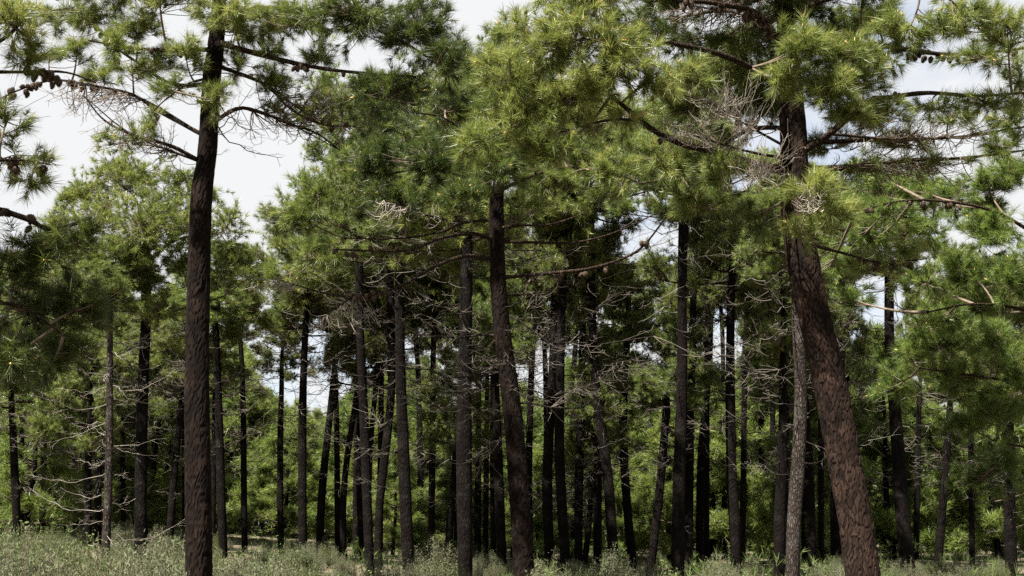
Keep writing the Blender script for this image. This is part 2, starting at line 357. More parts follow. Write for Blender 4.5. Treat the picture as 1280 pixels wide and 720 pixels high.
def make_cone(seed):
    rng = np.random.default_rng(seed); mb = MB(); n, k = 9, 10
    t = np.linspace(0, 1, n); prof = np.sin(np.clip(t*0.95+0.05, 0, 1)*math.pi)**0.7*(1-0.45*t)*0.036+0.002
    V = np.zeros((n, k, 3)); an = np.arange(k)*2*math.pi/k
    for i in range(n):
        a = an + (i % 2)*math.pi/k
        r = prof[i]*(1+0.16*((np.arange(k)+i) % 2)) + rng.normal(0, 0.0012, k)
        V[i] = np.stack([np.cos(a)*r, np.sin(a)*r, np.full(k, -t[i]*0.105)], 1)
    idx = np.arange(n*k).reshape(n, k); a, b = idx[:-1], idx[1:]
    mb.add(V.reshape(-1, 3), np.stack([a, b, np.roll(b, -1, 1), np.roll(a, -1, 1)], -1).reshape(-1, 4), 0)
    # scale tips
    i, j = np.meshgrid(np.arange(1, n-1), np.arange(k), indexing='ij'); c = V[i, j].reshape(-1, 3); out = norm(c*np.array([1, 1, 0]))
    sd = np.cross(out, [0, 0, 1.0])*0.009
    T = np.stack([c-sd, c+sd, c+out*0.010+np.array([0, 0, -0.010]), ], 1).reshape(-1, 3); q = np.arange(len(c))[:, None]*3
    mb.add(T, q+np.array([[0, 1, 2]]), 0)
    return mb.mesh('pine_cone', [CONE])
CONES = [make_cone(i) for i in range(3)]
def hang_cones(branch, pts, rng, n, lo=0.3, hi=1.0, clus=2):
    for _ in range(n):
        p = pts[int(rng.uniform(lo, hi)*(len(pts)-1))]
        for _c in range(rng.integers(1, clus+1)):
            off = rng.normal(0, 0.03, 3); s = rng.uniform(0.75, 1.05)
            m = Matrix.Translation(Vector(p+off)) @ Matrix.Rotation(rng.uniform(0, 6.28), 4, 'Z') @ Matrix.Rotation(rng.uniform(-0.2, 1.2), 4, 'X') @ Matrix.Scale(s, 4)
            link('pine_cone', CONES[rng.integers(0, 3)], branch, mtx=m)

def dead_at(root, p, az, el, me, s=1.0, roll=0.0):
    m = Matrix.Translation(Vector(p)) @ Matrix.Rotation(az, 4, 'Z') @ Matrix.Rotation(-el, 4, 'Y') @ Matrix.Rotation(roll, 4, 'X') @ Matrix.Scale(s, 4)
    return link('dead_branch', me, root, mtx=m)

# ------------------------------------------------------------------ trunks
def trunk_path(poly, Y, top_py, base_extra=0.25, lean=0.0):
    """poly [(px,py,width_px)] top to bottom -> 3D path bottom to top with radii (x,y,z,r)"""
    pts = [np.append(at(px, py, Y), 0.94*w/2*mpp(py, Y)) for px, py, w in poly][::-1]
    b = pts[0]; d = b - pts[1]; sl = np.clip(d[0]/min(d[2], -0.2), -0.3, 0.3)
    gz = float(ground_h(b[0], b[1]))
    if b[2] > gz - 0.1:
        dz = b[2]-(gz-base_extra); bx = b[0] - sl*dz*0.8
        pts.insert(0, np.array([bx, b[1], gz-base_extra, b[3]*1.22])); pts.insert(1, (pts[0]*0.62+b*0.38)); pts[1][3] = b[3]*1.06
    t = pts[-1]; d = t - pts[-2]; sl = np.clip(d[0]/max(d[2], 0.2), -0.35, 0.35)
    tz = at(t[0]*0+640, top_py, Y)[2]
    if tz > t[2]+0.2:
        H = tz-t[2]
        for f_ in (0.35, 0.7, 1.0):
            pts.append(np.array([t[0]+sl*H*f_*(1-0.5*f_)+0.05*math.sin(f_*5+t[0]), t[1], t[2]+H*f_, t[3]*(1-0.8*f_)]))
    return np.array(pts)
def ring_trunk(path, sides, nseg, mats, plates=None, rng=None):
    p = spline(path, nseg); mb = MB(); rng = rng or np.random.default_rng(1)
    an = np.arange(sides)*2*math.pi/sides
    wob = 1+0.06*np.sin(an[None]*2+p[:, 2:3]*0.7)+0.04*np.sin(an[None]*3-p[:, 2:3]*1.1)
    R = p[:, 3:4]*wob; tint = None
    if plates:
        cw, chh, dep = plates
        ncol = max(8, int(2*math.pi*np.median(p[:, 3])/cw)); nrow = int((p[-1, 2]-p[0, 2])/chh)+3
        jx = rng.uniform(0.1, 0.9, size=(nrow, ncol)); jz = rng.uniform(0.0, 1.0, size=(nrow, ncol)); lift = rng.uniform(0.6, 1.25, size=(nrow, ncol))
        gx = an[None]/(2*math.pi)*ncol + 0*p[:, 2:3] + 0.45*np.sin(p[:, 2:3]*7+an[None]*3) + 0.3*np.sin(p[:, 2:3]*19+an[None]*7); gz = (p[:, 2:3]-p[0, 2])/chh + 0*an[None] + 0.5*np.sin(an[None]*5+p[:, 2:3]*2)+0.25
        ix = np.floor(gx).astype(int); iz = np.floor(gz).astype(int)
        f1 = np.full(gx.shape, 9.0); f2 = np.full(gx.shape, 9.0); lf = np.zeros(gx.shape)
        for a in (-1, 0, 1):
            for b in (-1, 0, 1):
                cx = (ix+a) % ncol; cz = np.clip(iz+b, 0, nrow-1)
                dd = np.hypot(gx-(ix+a)-jx[cz, cx], (gz-(iz+b)-jz[cz, cx]))
                near = dd < f1; f2 = np.where(near, f1, np.minimum(f2, dd)); lf = np.where(near, lift[cz, cx], lf); f1 = np.where(near, dd, f1)
        e = np.clip((f2-f1)/0.22, 0, 1); e = e*e*(3-2*e)
        fine = rng.normal(0, 0.05, size=e.shape)
        R = R + dep*(e*lf-0.75) + dep*fine*0.8; tint = np.clip(e*lf*0.8+fine, 0, 1).ravel()
    V = np.stack([p[:, None, 0]+R*np.cos(an), p[:, None, 1]+R*np.sin(an), p[:, None, 2]+0*R], -1)
    idx = np.arange(nseg*sides).reshape(nseg, sides); a, b = idx[:-1], idx[1:]
    f = np.stack([a, np.roll(a, -1, 1), np.roll(b, -1, 1), b], -1).reshape(-1, 4)
    mb.add(V.reshape(-1, 3), f, 0, tint, not plates); return mb.mesh('trunk', mats), p

# ------------------------------------------------------------------ hero pines (own limbs and clumps)
def limb_obj(root, base, pts, r0, r1, k=7):
    q = spline(pts, 22); mb = MB(); rr = np.linspace(r0, r1, 22)*(1+0.08*np.sin(np.arange(22)*1.7))
    tubes(mb, (q-base)[None], rr[None], k, 0)
    return link('branch', mb.mesh('branch', [LIMB]), root), q-base
def px_limb(pp, Y):
    return np.array([at(a, b, Y+(c if len(t) > 2 else 0)) for t in pp for a, b, c in [t if len(t) > 2 else (*t, 0)]])

def hero(name_label, poly, Y, top_py, limbs, clumps, barkmat, plates, seed, cones=(), deads=12, dead_range=(0.45, 0.9), dead_sizes=(0, 12), style=None, curly=()):
    rng = np.random.default_rng(seed); style = style or {}
    path = trunk_path(poly, Y, top_py); base = np.array([path[0][0], path[0][1], float(ground_h(path[0][0], path[0][1]))])
    root = thing('pine_tree', base, name_label, 'pine tree', 'pines of the stand')
    rel = path.copy(); rel[:, :3] -= base
    me, p = ring_trunk(rel, (110 if barkmat is PLATE_RED else 56) if plates else 16, (420 if barkmat is PLATE_RED else 260) if plates else 70, [barkmat], plates, rng)
    link('trunk', me, root)
    paths = []
    for i, (pp, r0, r1) in enumerate(limbs):
        o, q = limb_obj(root, base, px_limb(pp, Y), r0, r1); paths.append(q)
        for ci, n, lo, hi, cl in cones:
            if ci == i: hang_cones(o, q, rng, n, lo, hi, cl)
    mb = MB(); allp = np.concatenate(paths) if paths else p[:, :3]
    st = dict(size=0.15, nn=41, width=0.006, per=4, buds=0.10, dens=1.32); st.update(style)
    dens = st.pop('dens'); nmat = st.pop('mat', NEEDLE)
    for cl in clumps:
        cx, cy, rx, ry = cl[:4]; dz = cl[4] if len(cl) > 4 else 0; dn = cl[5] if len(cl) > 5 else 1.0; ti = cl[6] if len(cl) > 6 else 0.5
        c = at(cx, cy, Y+dz)-base; s = mpp(cy, Y+dz); rad = np.array([rx*s, (rx+ry)/2*s*0.9, ry*s])
        # connect: nearest limb/trunk point
        src = np.concatenate([allp, p[p[:, 2] > p[:, 2].max()*0.3][:, :3]])
        w = np.linalg.norm(src-c, axis=1) + 0.5*np.abs(np.minimum(0, c[2]-src[:, 2])); q0 = src[w.argmin()]
        mid = (q0+c)/2 + np.array([0, 0, -0.08])*np.linalg.norm(c-q0)+rng.normal(0, 0.05, 3)
        far = c + (c-q0)*0.25/max(0.3, np.linalg.norm(c-q0))*rad[0]
        lp = bez(q0[None], mid[None], far[None], 10)[0]
        dist = np.linalg.norm(far-q0)
        tubes(mb, lp[None], (min(0.035, 0.010+0.010*dist)*np.linspace(1, 0.35, 10))[None], 5, 1)
        area = rad[0]*rad[2]*3.0 + rad[0]*rad[1]*1.2
        nb = int(area*26*dens*dn)+6
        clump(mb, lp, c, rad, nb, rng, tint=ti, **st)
    cr = link('crown', mb.mesh('crown', [nmat, TWIG, BUD]), root); cr['kind'] = 'stuff'
    for (pp, cx, cy, rx, ry, dz, n) in curly:
        lp = px_limb(pp, Y); mbc = MB(); q = spline(lp, 12); tubes(mbc, (q-base)[None], np.linspace(0.02, 0.006, 12)[None], 5, 0)
        s = mpp(cy, Y); curly_twigs(mbc, q-base, at(cx, cy, Y+dz)-base, np.array([rx*s, rx*s*0.7, ry*s]), n, rng, 0.0036 if n < 100 else 0.0045, 1, .9 if n < 100 else .5)
        link('dead_branch', mbc.mesh('dead_branch', [DEADLIMB, DEADPALE if n < 100 else TWIG]), root)
    zs = p[:, 2]; z0, z1 = zs.max()*dead_range[0], zs.max()*dead_range[1]
    for i in range(deads):
        z = rng.uniform(z0, z1); k = int(np.argmin(np.abs(zs-z)))
        dead_at(root, p[k, :3], rng.uniform(0, 6.28), rng.uniform(-0.35, 0.3), DEADS[rng.integers(*dead_sizes)], rng.uniform(0.7, 1.1), rng.uniform(-0.5, 0.5))
    return root

# ------------------------------------------------------------------ crown variants for the rest of the stand
def make_variant(seed, H, R, nl, size, nn, width, dens, flat=0.75, low=0.8):
    rng = np.random.default_rng(seed); mb = MB(); limbs = []
    for i in range(nl):
        t = np.clip((i+rng.uniform(-0.4, 0.4))/nl, 0, 1); z = t*H*0.93
        az = i*2.4 + rng.uniform(-0.5, 0.5)
        ln = R*(low+(1-low)*math.sin(min(1, t*2.2)*math.pi/2))*math.sqrt(max(0.04, 1-t**1.7))*rng.uniform(0.6, 1.15)
        el = 0.10+0.75*t+rng.uniform(-0.15, 0.2)
        d = np.array([math.cos(az), math.sin(az), 0]); e = d*ln*math.cos(el)+np.array([0, 0, z+ln*math.sin(el)])
        b = np.array([0, 0, z]); mid = (b+e)/2 + np.array([0, 0, -0.14*ln])+rng.normal(0, 0.06, 3)*ln
        lp = bez(b[None], mid[None], e[None], 10)[0]; r = 0.014+0.012*ln*(1-t*0.5)
        if t < 0.5 and len(limbs) < 11:
            m2 = MB(); tubes(m2, lp[None], (r*np.linspace(1, 0.35, 10))[None], 5, 0); limbs.append(m2.mesh('branch', [LIMB]))
        else: tubes(mb, lp[None], (r*np.linspace(1, 0.35, 10))[None], 4, 1)
        for f_ in ((0.92, 0.6) if ln > 0.9 else (0.9,)):
            c = lp[int(f_*9)] + rng.normal(0, 0.10, 3)*ln + np.array([0, 0, 0.08*ln]); rr = (0.24*ln+0.22)*rng.uniform(0.8, 1.2)*(1 if f_ > 0.8 else 0.8)
            rad = np.array([rr, rr, rr*flat]); nb = int(30*dens*rr*rr/0.25)+5
            clump(mb, lp, c, rad, nb, rng, size, nn, width, 0.5+rng.normal(0, 0.06), 0.0, 3, 0.006, 0.5, 0.45)
    return mb.mesh('crown', [NEEDLE, TWIG]), limbs
VAR = [make_variant(31, 4.2, 1.9, 30, 0.16, 21, 0.011, 1.0), make_variant(32, 3.6, 2.1, 28, 0.16, 21, 0.011, 1.0),
       make_variant(33, 4.8, 1.7, 32, 0.16, 21, 0.011, 0.95), make_variant(34, 3.4, 1.8, 24, 0.17, 21, 0.011, 0.9),
       make_variant(35, 4.0, 2.2, 30, 0.17, 21, 0.011, 1.0)]
VH = [4.2, 3.6, 4.8, 3.4, 4.0]

def stand_pine(label, poly, D, top_py, crown_py, cr=1.0, pale=False, deads=26, seed=0, group='pines of the stand', Yd=None, dead_lo=0.30):
    rng = np.random.default_rng(seed+500)
    wm = np.mean([w for _, _, w in poly]); Y = Yd or D*F/wm*math.cos(PITCH)
    path = trunk_path(poly, Y, top_py); base = np.array([path[0][0], path[0][1], float(ground_h(path[0][0], path[0][1]))])
    root = thing('pine_tree', base, label, 'pine tree', group)
    rel = path.copy(); rel[:, :3] -= base
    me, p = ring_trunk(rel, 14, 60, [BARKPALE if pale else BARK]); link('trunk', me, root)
    zc = at(640, crown_py, Y)[2]-base[2]; zt = p[-1, 2]; Hc = max(0.8, zt-zc)
    k = int(np.argmin(np.abs(p[:, 2]-zc))); v = int(rng.integers(0, 5))
    sz = Hc/VH[v]; sx = cr*1.2*rng.uniform(0.9, 1.1)
    # the crown follows the lean of the stem
    tx = (p[-1, 0]-p[k, 0])/Hc
    M = Matrix.Translation(Vector((p[k, 0], p[k, 1], zc))) @ Matrix(((1, 0, tx, 0), (0, 1, 0, 0), (0, 0, 1, 0), (0, 0, 0, 1))) @ Matrix.Rotation(rng.uniform(0, 6.28), 4, 'Z') @ Matrix.Diagonal((sx, sx, sz, 1))
    c = link('crown', VAR[v][0], root); c.matrix_local = M; c['kind'] = 'stuff'
    for b in VAR[v][1]:
        o = link('branch', b, root); o.matrix_local = M
    zs = p[:, 2]
    for i in range(deads):
        z = zc*(dead_lo+(1.08-dead_lo)*rng.uniform(0, 1)**0.7); k = int(np.argmin(np.abs(zs-z)))
        fr = (z/zc-dead_lo)/(1-dead_lo)
        j = int(np.clip(rng.normal(2+7*fr, 2), 0, 11))
        if pale and deads > 26: j = int(rng.integers(3, 12))
        dead_at(root, p[k, :3], rng.uniform(0, 6.28), rng.uniform(-0.25, 0.35), (DEADS_PALE if pale and deads > 26 else DEADS)[j], rng.uniform(0.75, 1.15), rng.uniform(-0.6, 0.6))
    return root

#STAND
ZONES = [(215, 'left of the thick cone-laden pine'), (440, 'between the thick cone-laden pine and the pale-footed pine'), (600, 'left of the central leaning pine'), (840, 'behind the crowded middle stems'), (1030, 'just left of the reddish leaning pine'), (9999, 'right of the reddish leaning pine')]
def zone(px): return next(z for lim, z in ZONES if px < lim)
# left edge
G = []
def sp(label, poly, D, top, crown, **k):
    stand_pine(label, poly, D, top, crown, seed=len(G), **k); G.append(label)
sp('slim dark pine nearest the left edge, its straight foot ending above pale shrubs', [(16, 535, 9), (19, 600, 10), (21, 660, 10)], .26, 330, 510, cr=0.9)
sp('thin dark pine second from the left edge, its middle veiled by foliage', [(57, 505, 7), (55, 560, 8), (53, 645, 8)], .24, 330, 500, cr=0.9)
sp('short dark trunk just left of the two stems beside the bare-branched grey pine', [(110, 590, 9), (110, 640, 9), (110, 685, 9)], .24, 420, 560, cr=0.7)
sp('dark pine half hidden close behind the left side of the bare-branched grey pine', [(127, 500, 8), (123, 600, 9), (122, 682, 9)], .24, 380, 500, cr=0.7)
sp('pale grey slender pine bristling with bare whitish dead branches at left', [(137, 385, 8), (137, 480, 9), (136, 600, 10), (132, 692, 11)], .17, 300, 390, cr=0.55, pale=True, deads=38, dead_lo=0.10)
sp('dark slanting thin pine immediately left of the thick cone-laden pine', [(228, 490, 8), (219, 580, 9), (211, 690, 10)], .24, 370, 480, cr=0.8)
sp('slim dark pine showing just behind the right edge of the thick cone-laden pine', [(270, 420, 9), (273, 500, 10), (276, 600, 11), (279, 695, 11)], .26, 300, 410, cr=0.8)
sp('very thin dark stem squeezed between the thick cone-laden pine and its right neighbour', [(268, 500, 6), (267, 600, 6), (266, 690, 7)], .2, 420, 500, cr=0.7)
sp('thin straight dark pine alone beside a sky gap, right of the thick cone-laden pine', [(352, 485, 7), (350, 560, 8), (351, 675, 8)], .23, 370, 470, cr=0.7)
sp('straight dark pine flanked by sky gaps near its top, left of the right-leaning one', [(381, 430, 9), (378, 520, 11), (378, 600, 11), (379, 692, 11)], .27, 250, 410, cr=0.9)
sp('dark pine leaning right at its top, just right of the pine between sky gaps', [(422, 430, 8), (412, 520, 9), (403, 610, 10), (399, 695, 10)], .26, 250, 420, cr=0.8)
sp('thin dark pine leaning right between the tilted pine and the pale-footed pine', [(446, 490, 7), (433, 580, 8), (429, 640, 8), (430, 705, 9)], .22, 330, 470, cr=0.6)
sp('tall pine with a paler peeling foot, left of the twin dark stems', [(449, 320, 11), (450, 400, 11), (453, 480, 12), (458, 600, 12), (462, 705, 12)], .27, 120, 310, cr=0.9)
sp('narrow dark stem pressed against the left side of the pale-footed pine', [(449, 520, 7), (449, 600, 8), (453, 695, 8)], .22, 330, 480, cr=0.6)
sp('dark thin stem slanting behind the upper half of the pale-footed pine', [(471, 470, 7), (463, 560, 7), (458, 690, 8)], .2, 350, 460, cr=0.6)
sp('dark pine bending left low down, left member of the twin dark stems', [(487, 330, 10), (489, 420, 11), (489, 490, 11), (480, 580, 11), (474, 640, 10), (473, 710, 11)], .27, 140, 320, cr=0.9)
sp('straight rough dark pine, right member of the twin dark stems', [(499, 350, 12), (501, 480, 14), (505, 580, 15), (511, 710, 16)], .29, 130, 330, cr=1.0)
sp('leaning dark short stem just left of the stout straight pine near the middle', [(568, 587, 8), (564, 640, 9), (559, 700, 10)], .24, 420, 560, cr=0.7)
sp('stout straight dark pine left of the central leaning pine', [(584, 315, 17), (582, 430, 18), (580, 480, 19), (580, 560, 20), (582, 720, 19)], .34, 90, 310, cr=1.0)
sp('very thin straight stem between the stout straight pine and the central leaning pine', [(609, 480, 6), (608, 560, 7), (607, 705, 7)], .19, 330, 470, cr=0.6)
sp('slim dark pine tight against the left of the central leaning pine', [(616, 470, 7), (616, 560, 8), (618, 710, 9)], .22, 330, 470, cr=0.6)
sp('dark pine partly overlapped by the left edge of the central leaning pine', [(619, 480, 11), (622, 560, 12), (628, 715, 13)], .29, 300, 460, cr=0.7)
sp('dark thin pine rising just right of the central leaning pine', [(668, 400, 8), (663, 500, 9), (661, 600, 9), (663, 710, 9)], .24, 220, 390, cr=0.7)
sp('dark pine, left one of the touching pair right of the central leaning pine', [(694, 380, 11), (692, 440, 12), (689, 500, 12), (684, 600, 13), (688, 718, 13)], .29, 130, 370, cr=0.8)
sp('greyer curving pine, right one of the touching pair right of the central leaning pine', [(704, 305, 11), (702, 400, 12), (700, 480, 12), (699, 560, 13), (703, 640, 13), (708, 718, 14)], .29, 110, 300, cr=0.9, pale=False)
sp('dark straight pine between the touching pair and the grey pine bowed to the right', [(728, 440, 10), (726, 500, 11), (724, 580, 11), (723, 705, 11)], .26, 230, 430, cr=0.7)
sp('short crooked dark stem at the foot of the grey pine bowed to the right', [(738, 630, 7), (735, 670, 8), (730, 710, 8)], .2, 520, 610, cr=0.5)
sp('grey pine bowed so its foot swings to the right, in the middle right', [(738, 290, 11), (740, 380, 11), (743, 460, 12), (749, 520, 13), (760, 600, 13), (768, 710, 14)], .29, 110, 280, cr=0.9)
sp('short dark stem standing behind the foot of the grey bowed pine', [(747, 590, 10), (747, 650, 11), (747, 716, 11)], .26, 420, 570, cr=0.6)
sp('dark slim pine whose foot curves right, just right of the grey bowed pine', [(786, 400, 9), (781, 470, 10), (779, 540, 11), (783, 620, 11), (792, 715, 12)], .27, 330, 430, cr=0.55)
sp('dark pine slanting to the lower left in the shade between two taller pines', [(832, 520, 10), (825, 610, 11), (815, 700, 11)], .26, 400, 510, cr=0.7)
sp('tall rough straight pine right of centre, left and thicker of a close pair', [(855, 250, 13), (853, 340, 13), (853, 440, 14), (852, 500, 15), (849, 600, 16), (847, 720, 18)], .32, 90, 270, cr=0.9)
sp('thinner dark pine touching the right side of the tall rough straight pine', [(870, 260, 9), (867, 350, 9), (866, 440, 10), (863, 520, 10), (861, 720, 11)], .25, 120, 270, cr=0.8)
sp('slender dark pine kinked halfway, between the close pair and the clean dark pine', [(889, 390, 7), (887, 460, 8), (884, 490, 9), (877, 560, 10), (875, 640, 10), (875, 720, 10)], .25, 250, 400, cr=0.7)
sp('clean straight dark pine against sunlit green, left of the reddish leaning pine group', [(914, 370, 11), (913, 440, 12), (913, 500, 13), (914, 580, 13), (918, 650, 14), (921, 720, 14)], .29, 180, 360, cr=0.9)
sp('dark pine just left of the grey pine beside the reddish leaning pine', [(979, 470, 10), (978, 560, 12), (975, 640, 14), (974, 720, 15)], .29, 280, 440, cr=0.7)
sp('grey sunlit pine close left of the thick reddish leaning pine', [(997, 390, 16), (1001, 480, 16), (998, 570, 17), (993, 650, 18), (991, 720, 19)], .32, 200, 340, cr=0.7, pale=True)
sp('dark thin pine seen between the grey sunlit pine and the reddish leaning pine', [(1008, 520, 10), (1013, 620, 11), (1016, 720, 11)], .26, 350, 480, cr=0.6)
sp('dark pine mostly hidden behind the thick reddish leaning pine', [(1052, 350, 9), (1051, 480, 10), (1047, 640, 12), (1046, 720, 13)], .27, 230, 350, cr=0.7)
sp('dark pine with its lower stem tilting right, right of the thick reddish leaning pine', [(1111, 335, 12), (1112, 420, 13), (1116, 480, 14), (1122, 560, 16), (1128, 640, 18), (1136, 720, 20)], .31, 240, 350, cr=0.6)
sp('slim dark pine leaning right in front of pale sky at the right', [(1187, 515, 8), (1181, 600, 10), (1176, 660, 11), (1172, 720, 12)], .26, 370, 500, cr=0.7)
sp('dark pine near the right edge below a low shaded canopy', [(1260, 540, 14), (1262, 640, 15), (1265, 720, 16)], .31, 330, 520, cr=1.0)
for i, (x, y0, y1, w) in enumerate([(523, 590, 690, 5), (545, 610, 690, 5), (937, 640, 705, 5), (672, 650, 705, 5), (896, 600, 700, 5), (534, 600, 692, 5), (645, 640, 700, 4), (805, 640, 705, 6), (1095, 610, 700, 5), (500, 600, 690, 5)]):
    stand_pine('hair-thin far pine stem, ' + zone(x), [(x, y0, w*.9), (x+(i % 3-1), (y0+y1)/2, w), (x, y1, w)], .23, y0-140, y0-30, cr=0.7, seed=60+i, group='far thin stems ' + zone(x), deads=5)
rng = np.random.default_rng(41)
GAPS = [(310, 425, 355, 490), (383, 425, 435, 490), (525, 445, 578, 492), (650, 430, 692, 472), (780, 250, 850, 312), (878, 385, 922, 425), (1075, 325, 1155, 400), (1180, 510, 1202, 560), (0, 0, 60, 290), (280, 0, 345, 270)]
SECOND = [(90, 400), (230, 410), (300, 400), (415, 360), (450, 390), (480, 350), (520, 380), (545, 340), (560, 400), (600, 350), (680, 385), (720, 370), (770, 395), (830, 370), (885, 330), (900, 350), (935, 340), (950, 400), (965, 360), (1025, 350), (1060, 430), (1040, 390), (1000, 320), (1150, 440), (1210, 400), (1255, 420), (30, 400), (150, 420), (640, 420), (860, 420), (985, 430)]
for i, (px, cy) in enumerate(SECOND):
    Yd = rng.uniform(34, 46); half = rng.uniform(45, 75); hw = 1.25*2.0/(Yd/F)*0.85; cr = 1.0
    for gx0, gy0, gx1, gy1 in GAPS:
        if px+hw > gx0 and px-hw < gx1 and cy+half > gy0 and cy-half < gy1:
            lim = max(gx0-px, px-gx1); cr = min(cr, max(.45, lim/hw))
            if cy < gy0: half = min(half, max(30, gy0-cy))
    w = rng.uniform(6, 8); dx = rng.uniform(-8, 8)
    stand_pine('slender second-row pine with hanging crown, ' + zone(px), [(px, cy+half-10, w*.8), (px+dx*.6, cy+half+60, w), (px+dx, 690, w*1.1)], .25, cy-half-20, cy+half, cr=cr, seed=200+i, group='second row of pines ' + zone(px), deads=8, Yd=Yd)
for i, (x, y, h) in enumerate([(-9, -1, 11), (-4, -5, 12), (2, -4, 11), (7, -2, 12), (11, 2, 11), (-8, -9, 12), (0, -11, 12), (6, -9, 12), (13, -6, 12)]):  # unseen pines added behind the camera to keep skylight off the trunks
    g = float(ground_h(x, y)); e = thing('pine_tree', (x, y, g), 'unseen tall pine added behind the viewer to shade the stand', 'pine tree', 'added shade pines behind the viewer')
    pth = np.array([[0, 0, -.2, .17], [.1, 0, h*.4, .14], [0, .1, h*.7, .11], [0, 0, h*.97, .03]]); me, p = ring_trunk(pth, 12, 40, [BARK]); link('trunk', me, e)
    c = link('crown', VAR[i % 5][0], e); c.matrix_local = Matrix.Translation((0, 0, h*.5)) @ Matrix.Rotation(i*1.3, 4, 'Z') @ Matrix.Diagonal((1.5, 1.5, h*.52/VH[i % 5], 1)); c['kind'] = 'stuff'
#HEROES
LEFT = hero('tall thick dark pine at left with an arching bare limb and cone-laden boughs',
    [(272, 40, 20), (268, 75, 22), (265, 100, 24), (259, 190, 26), (252, 240, 29), (248, 340, 30), (246, 480, 31), (248, 600, 32), (249, 718, 33)], 14.2, -170,
    [([(262, 165), (272, 150), (300, 135), (330, 142), (362, 155, .2), (395, 166, .3), (425, 188, .4)], .034, .010),
     ([(268, 52), (340, 72, -.3), (400, 85, -.5), (450, 91, -.7), (520, 96, -.9)], .045, .012),
     ([(266, 80), (330, 105, .3), (362, 135, .5), (400, 155, .6), (445, 158, .7)], .032, .008),
     ([(252, 203), (215, 183, -.2), (165, 168, -.3), (130, 150, -.4), (105, 120, -.5)], .032, .008),
     ([(256, 170), (200, 140, .2), (165, 118, .3), (120, 108, .4), (70, 100, .5), (30, 110, .5), (-10, 128, .5)], .030, .010),
     ([(266, 62), (210, 62, -.3), (160, 60, -.5), (110, 50, -.7)], .034, .010),
     ([(262, 105), (215, 105, .3), (175, 80, .5), (140, 55, .7), (110, 18, .9)], .032, .010),
     ([(258, 98), (235, 105, -.5), (210, 122, -.8), (190, 140, -1.0)], .022, .007),
     ([(272, 20), (340, 10, -.4), (420, 20, -.7), (500, 50, -1), (560, 90, -1.2)], .04, .012),
     ([(272, 0), (230, -20, .4), (150, -10, .7), (70, 0, 1)], .04, .012)],
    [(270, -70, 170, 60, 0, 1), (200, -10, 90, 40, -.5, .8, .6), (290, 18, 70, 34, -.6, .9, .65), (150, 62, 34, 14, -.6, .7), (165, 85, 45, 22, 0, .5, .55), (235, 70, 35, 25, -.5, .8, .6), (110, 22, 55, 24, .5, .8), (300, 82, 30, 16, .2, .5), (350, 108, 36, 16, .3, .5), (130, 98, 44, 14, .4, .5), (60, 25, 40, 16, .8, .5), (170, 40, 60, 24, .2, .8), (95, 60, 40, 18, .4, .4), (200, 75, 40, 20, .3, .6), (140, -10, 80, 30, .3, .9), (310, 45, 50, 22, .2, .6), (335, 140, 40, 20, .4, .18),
     (265, 125, 26, 24, -.6, .8, .55), (215, 115, 30, 18, -.5, .5), (195, 150, 26, 16, -.8, .25), (370, 25, 80, 32, -.6, 1, .45), (450, 20, 90, 45, -.9, 1, .2), (520, 40, 70, 55, -1, 1.1, .08), (555, 80, 40, 60, -1.1, 1, .08),  # low tints toward the right put the crown's shade into needle colour
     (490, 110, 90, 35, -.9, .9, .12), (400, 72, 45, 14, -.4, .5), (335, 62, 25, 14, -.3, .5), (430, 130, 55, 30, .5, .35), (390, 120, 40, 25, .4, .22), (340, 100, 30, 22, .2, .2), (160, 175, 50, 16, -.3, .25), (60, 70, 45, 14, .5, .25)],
    PLATE_DARK, (0.05, 0.15, 0.012), 1, cones=[(4, 22, .55, .97, 2), (6, 8, .6, 1, 2), (1, 4, .4, .8, 2), (2, 4, .5, 1, 1), (5, 5, .3, .9, 2)], deads=14, dead_range=(.55, .78), dead_sizes=(0, 5),
    curly=[([(275, 148), (300, 135), (362, 155, .2), (425, 188, .4)], 370, 150, 90, 35, .3, 110), ([(266, 80), (330, 105, .3), (400, 155, .6)], 390, 125, 70, 45, .5, 120), ([(252, 203), (165, 168, -.3), (105, 120, -.5)], 170, 170, 70, 40, -.2, 110), ([(256, 170), (165, 118, .3), (70, 100, .5)], 120, 125, 90, 25, .4, 100)])
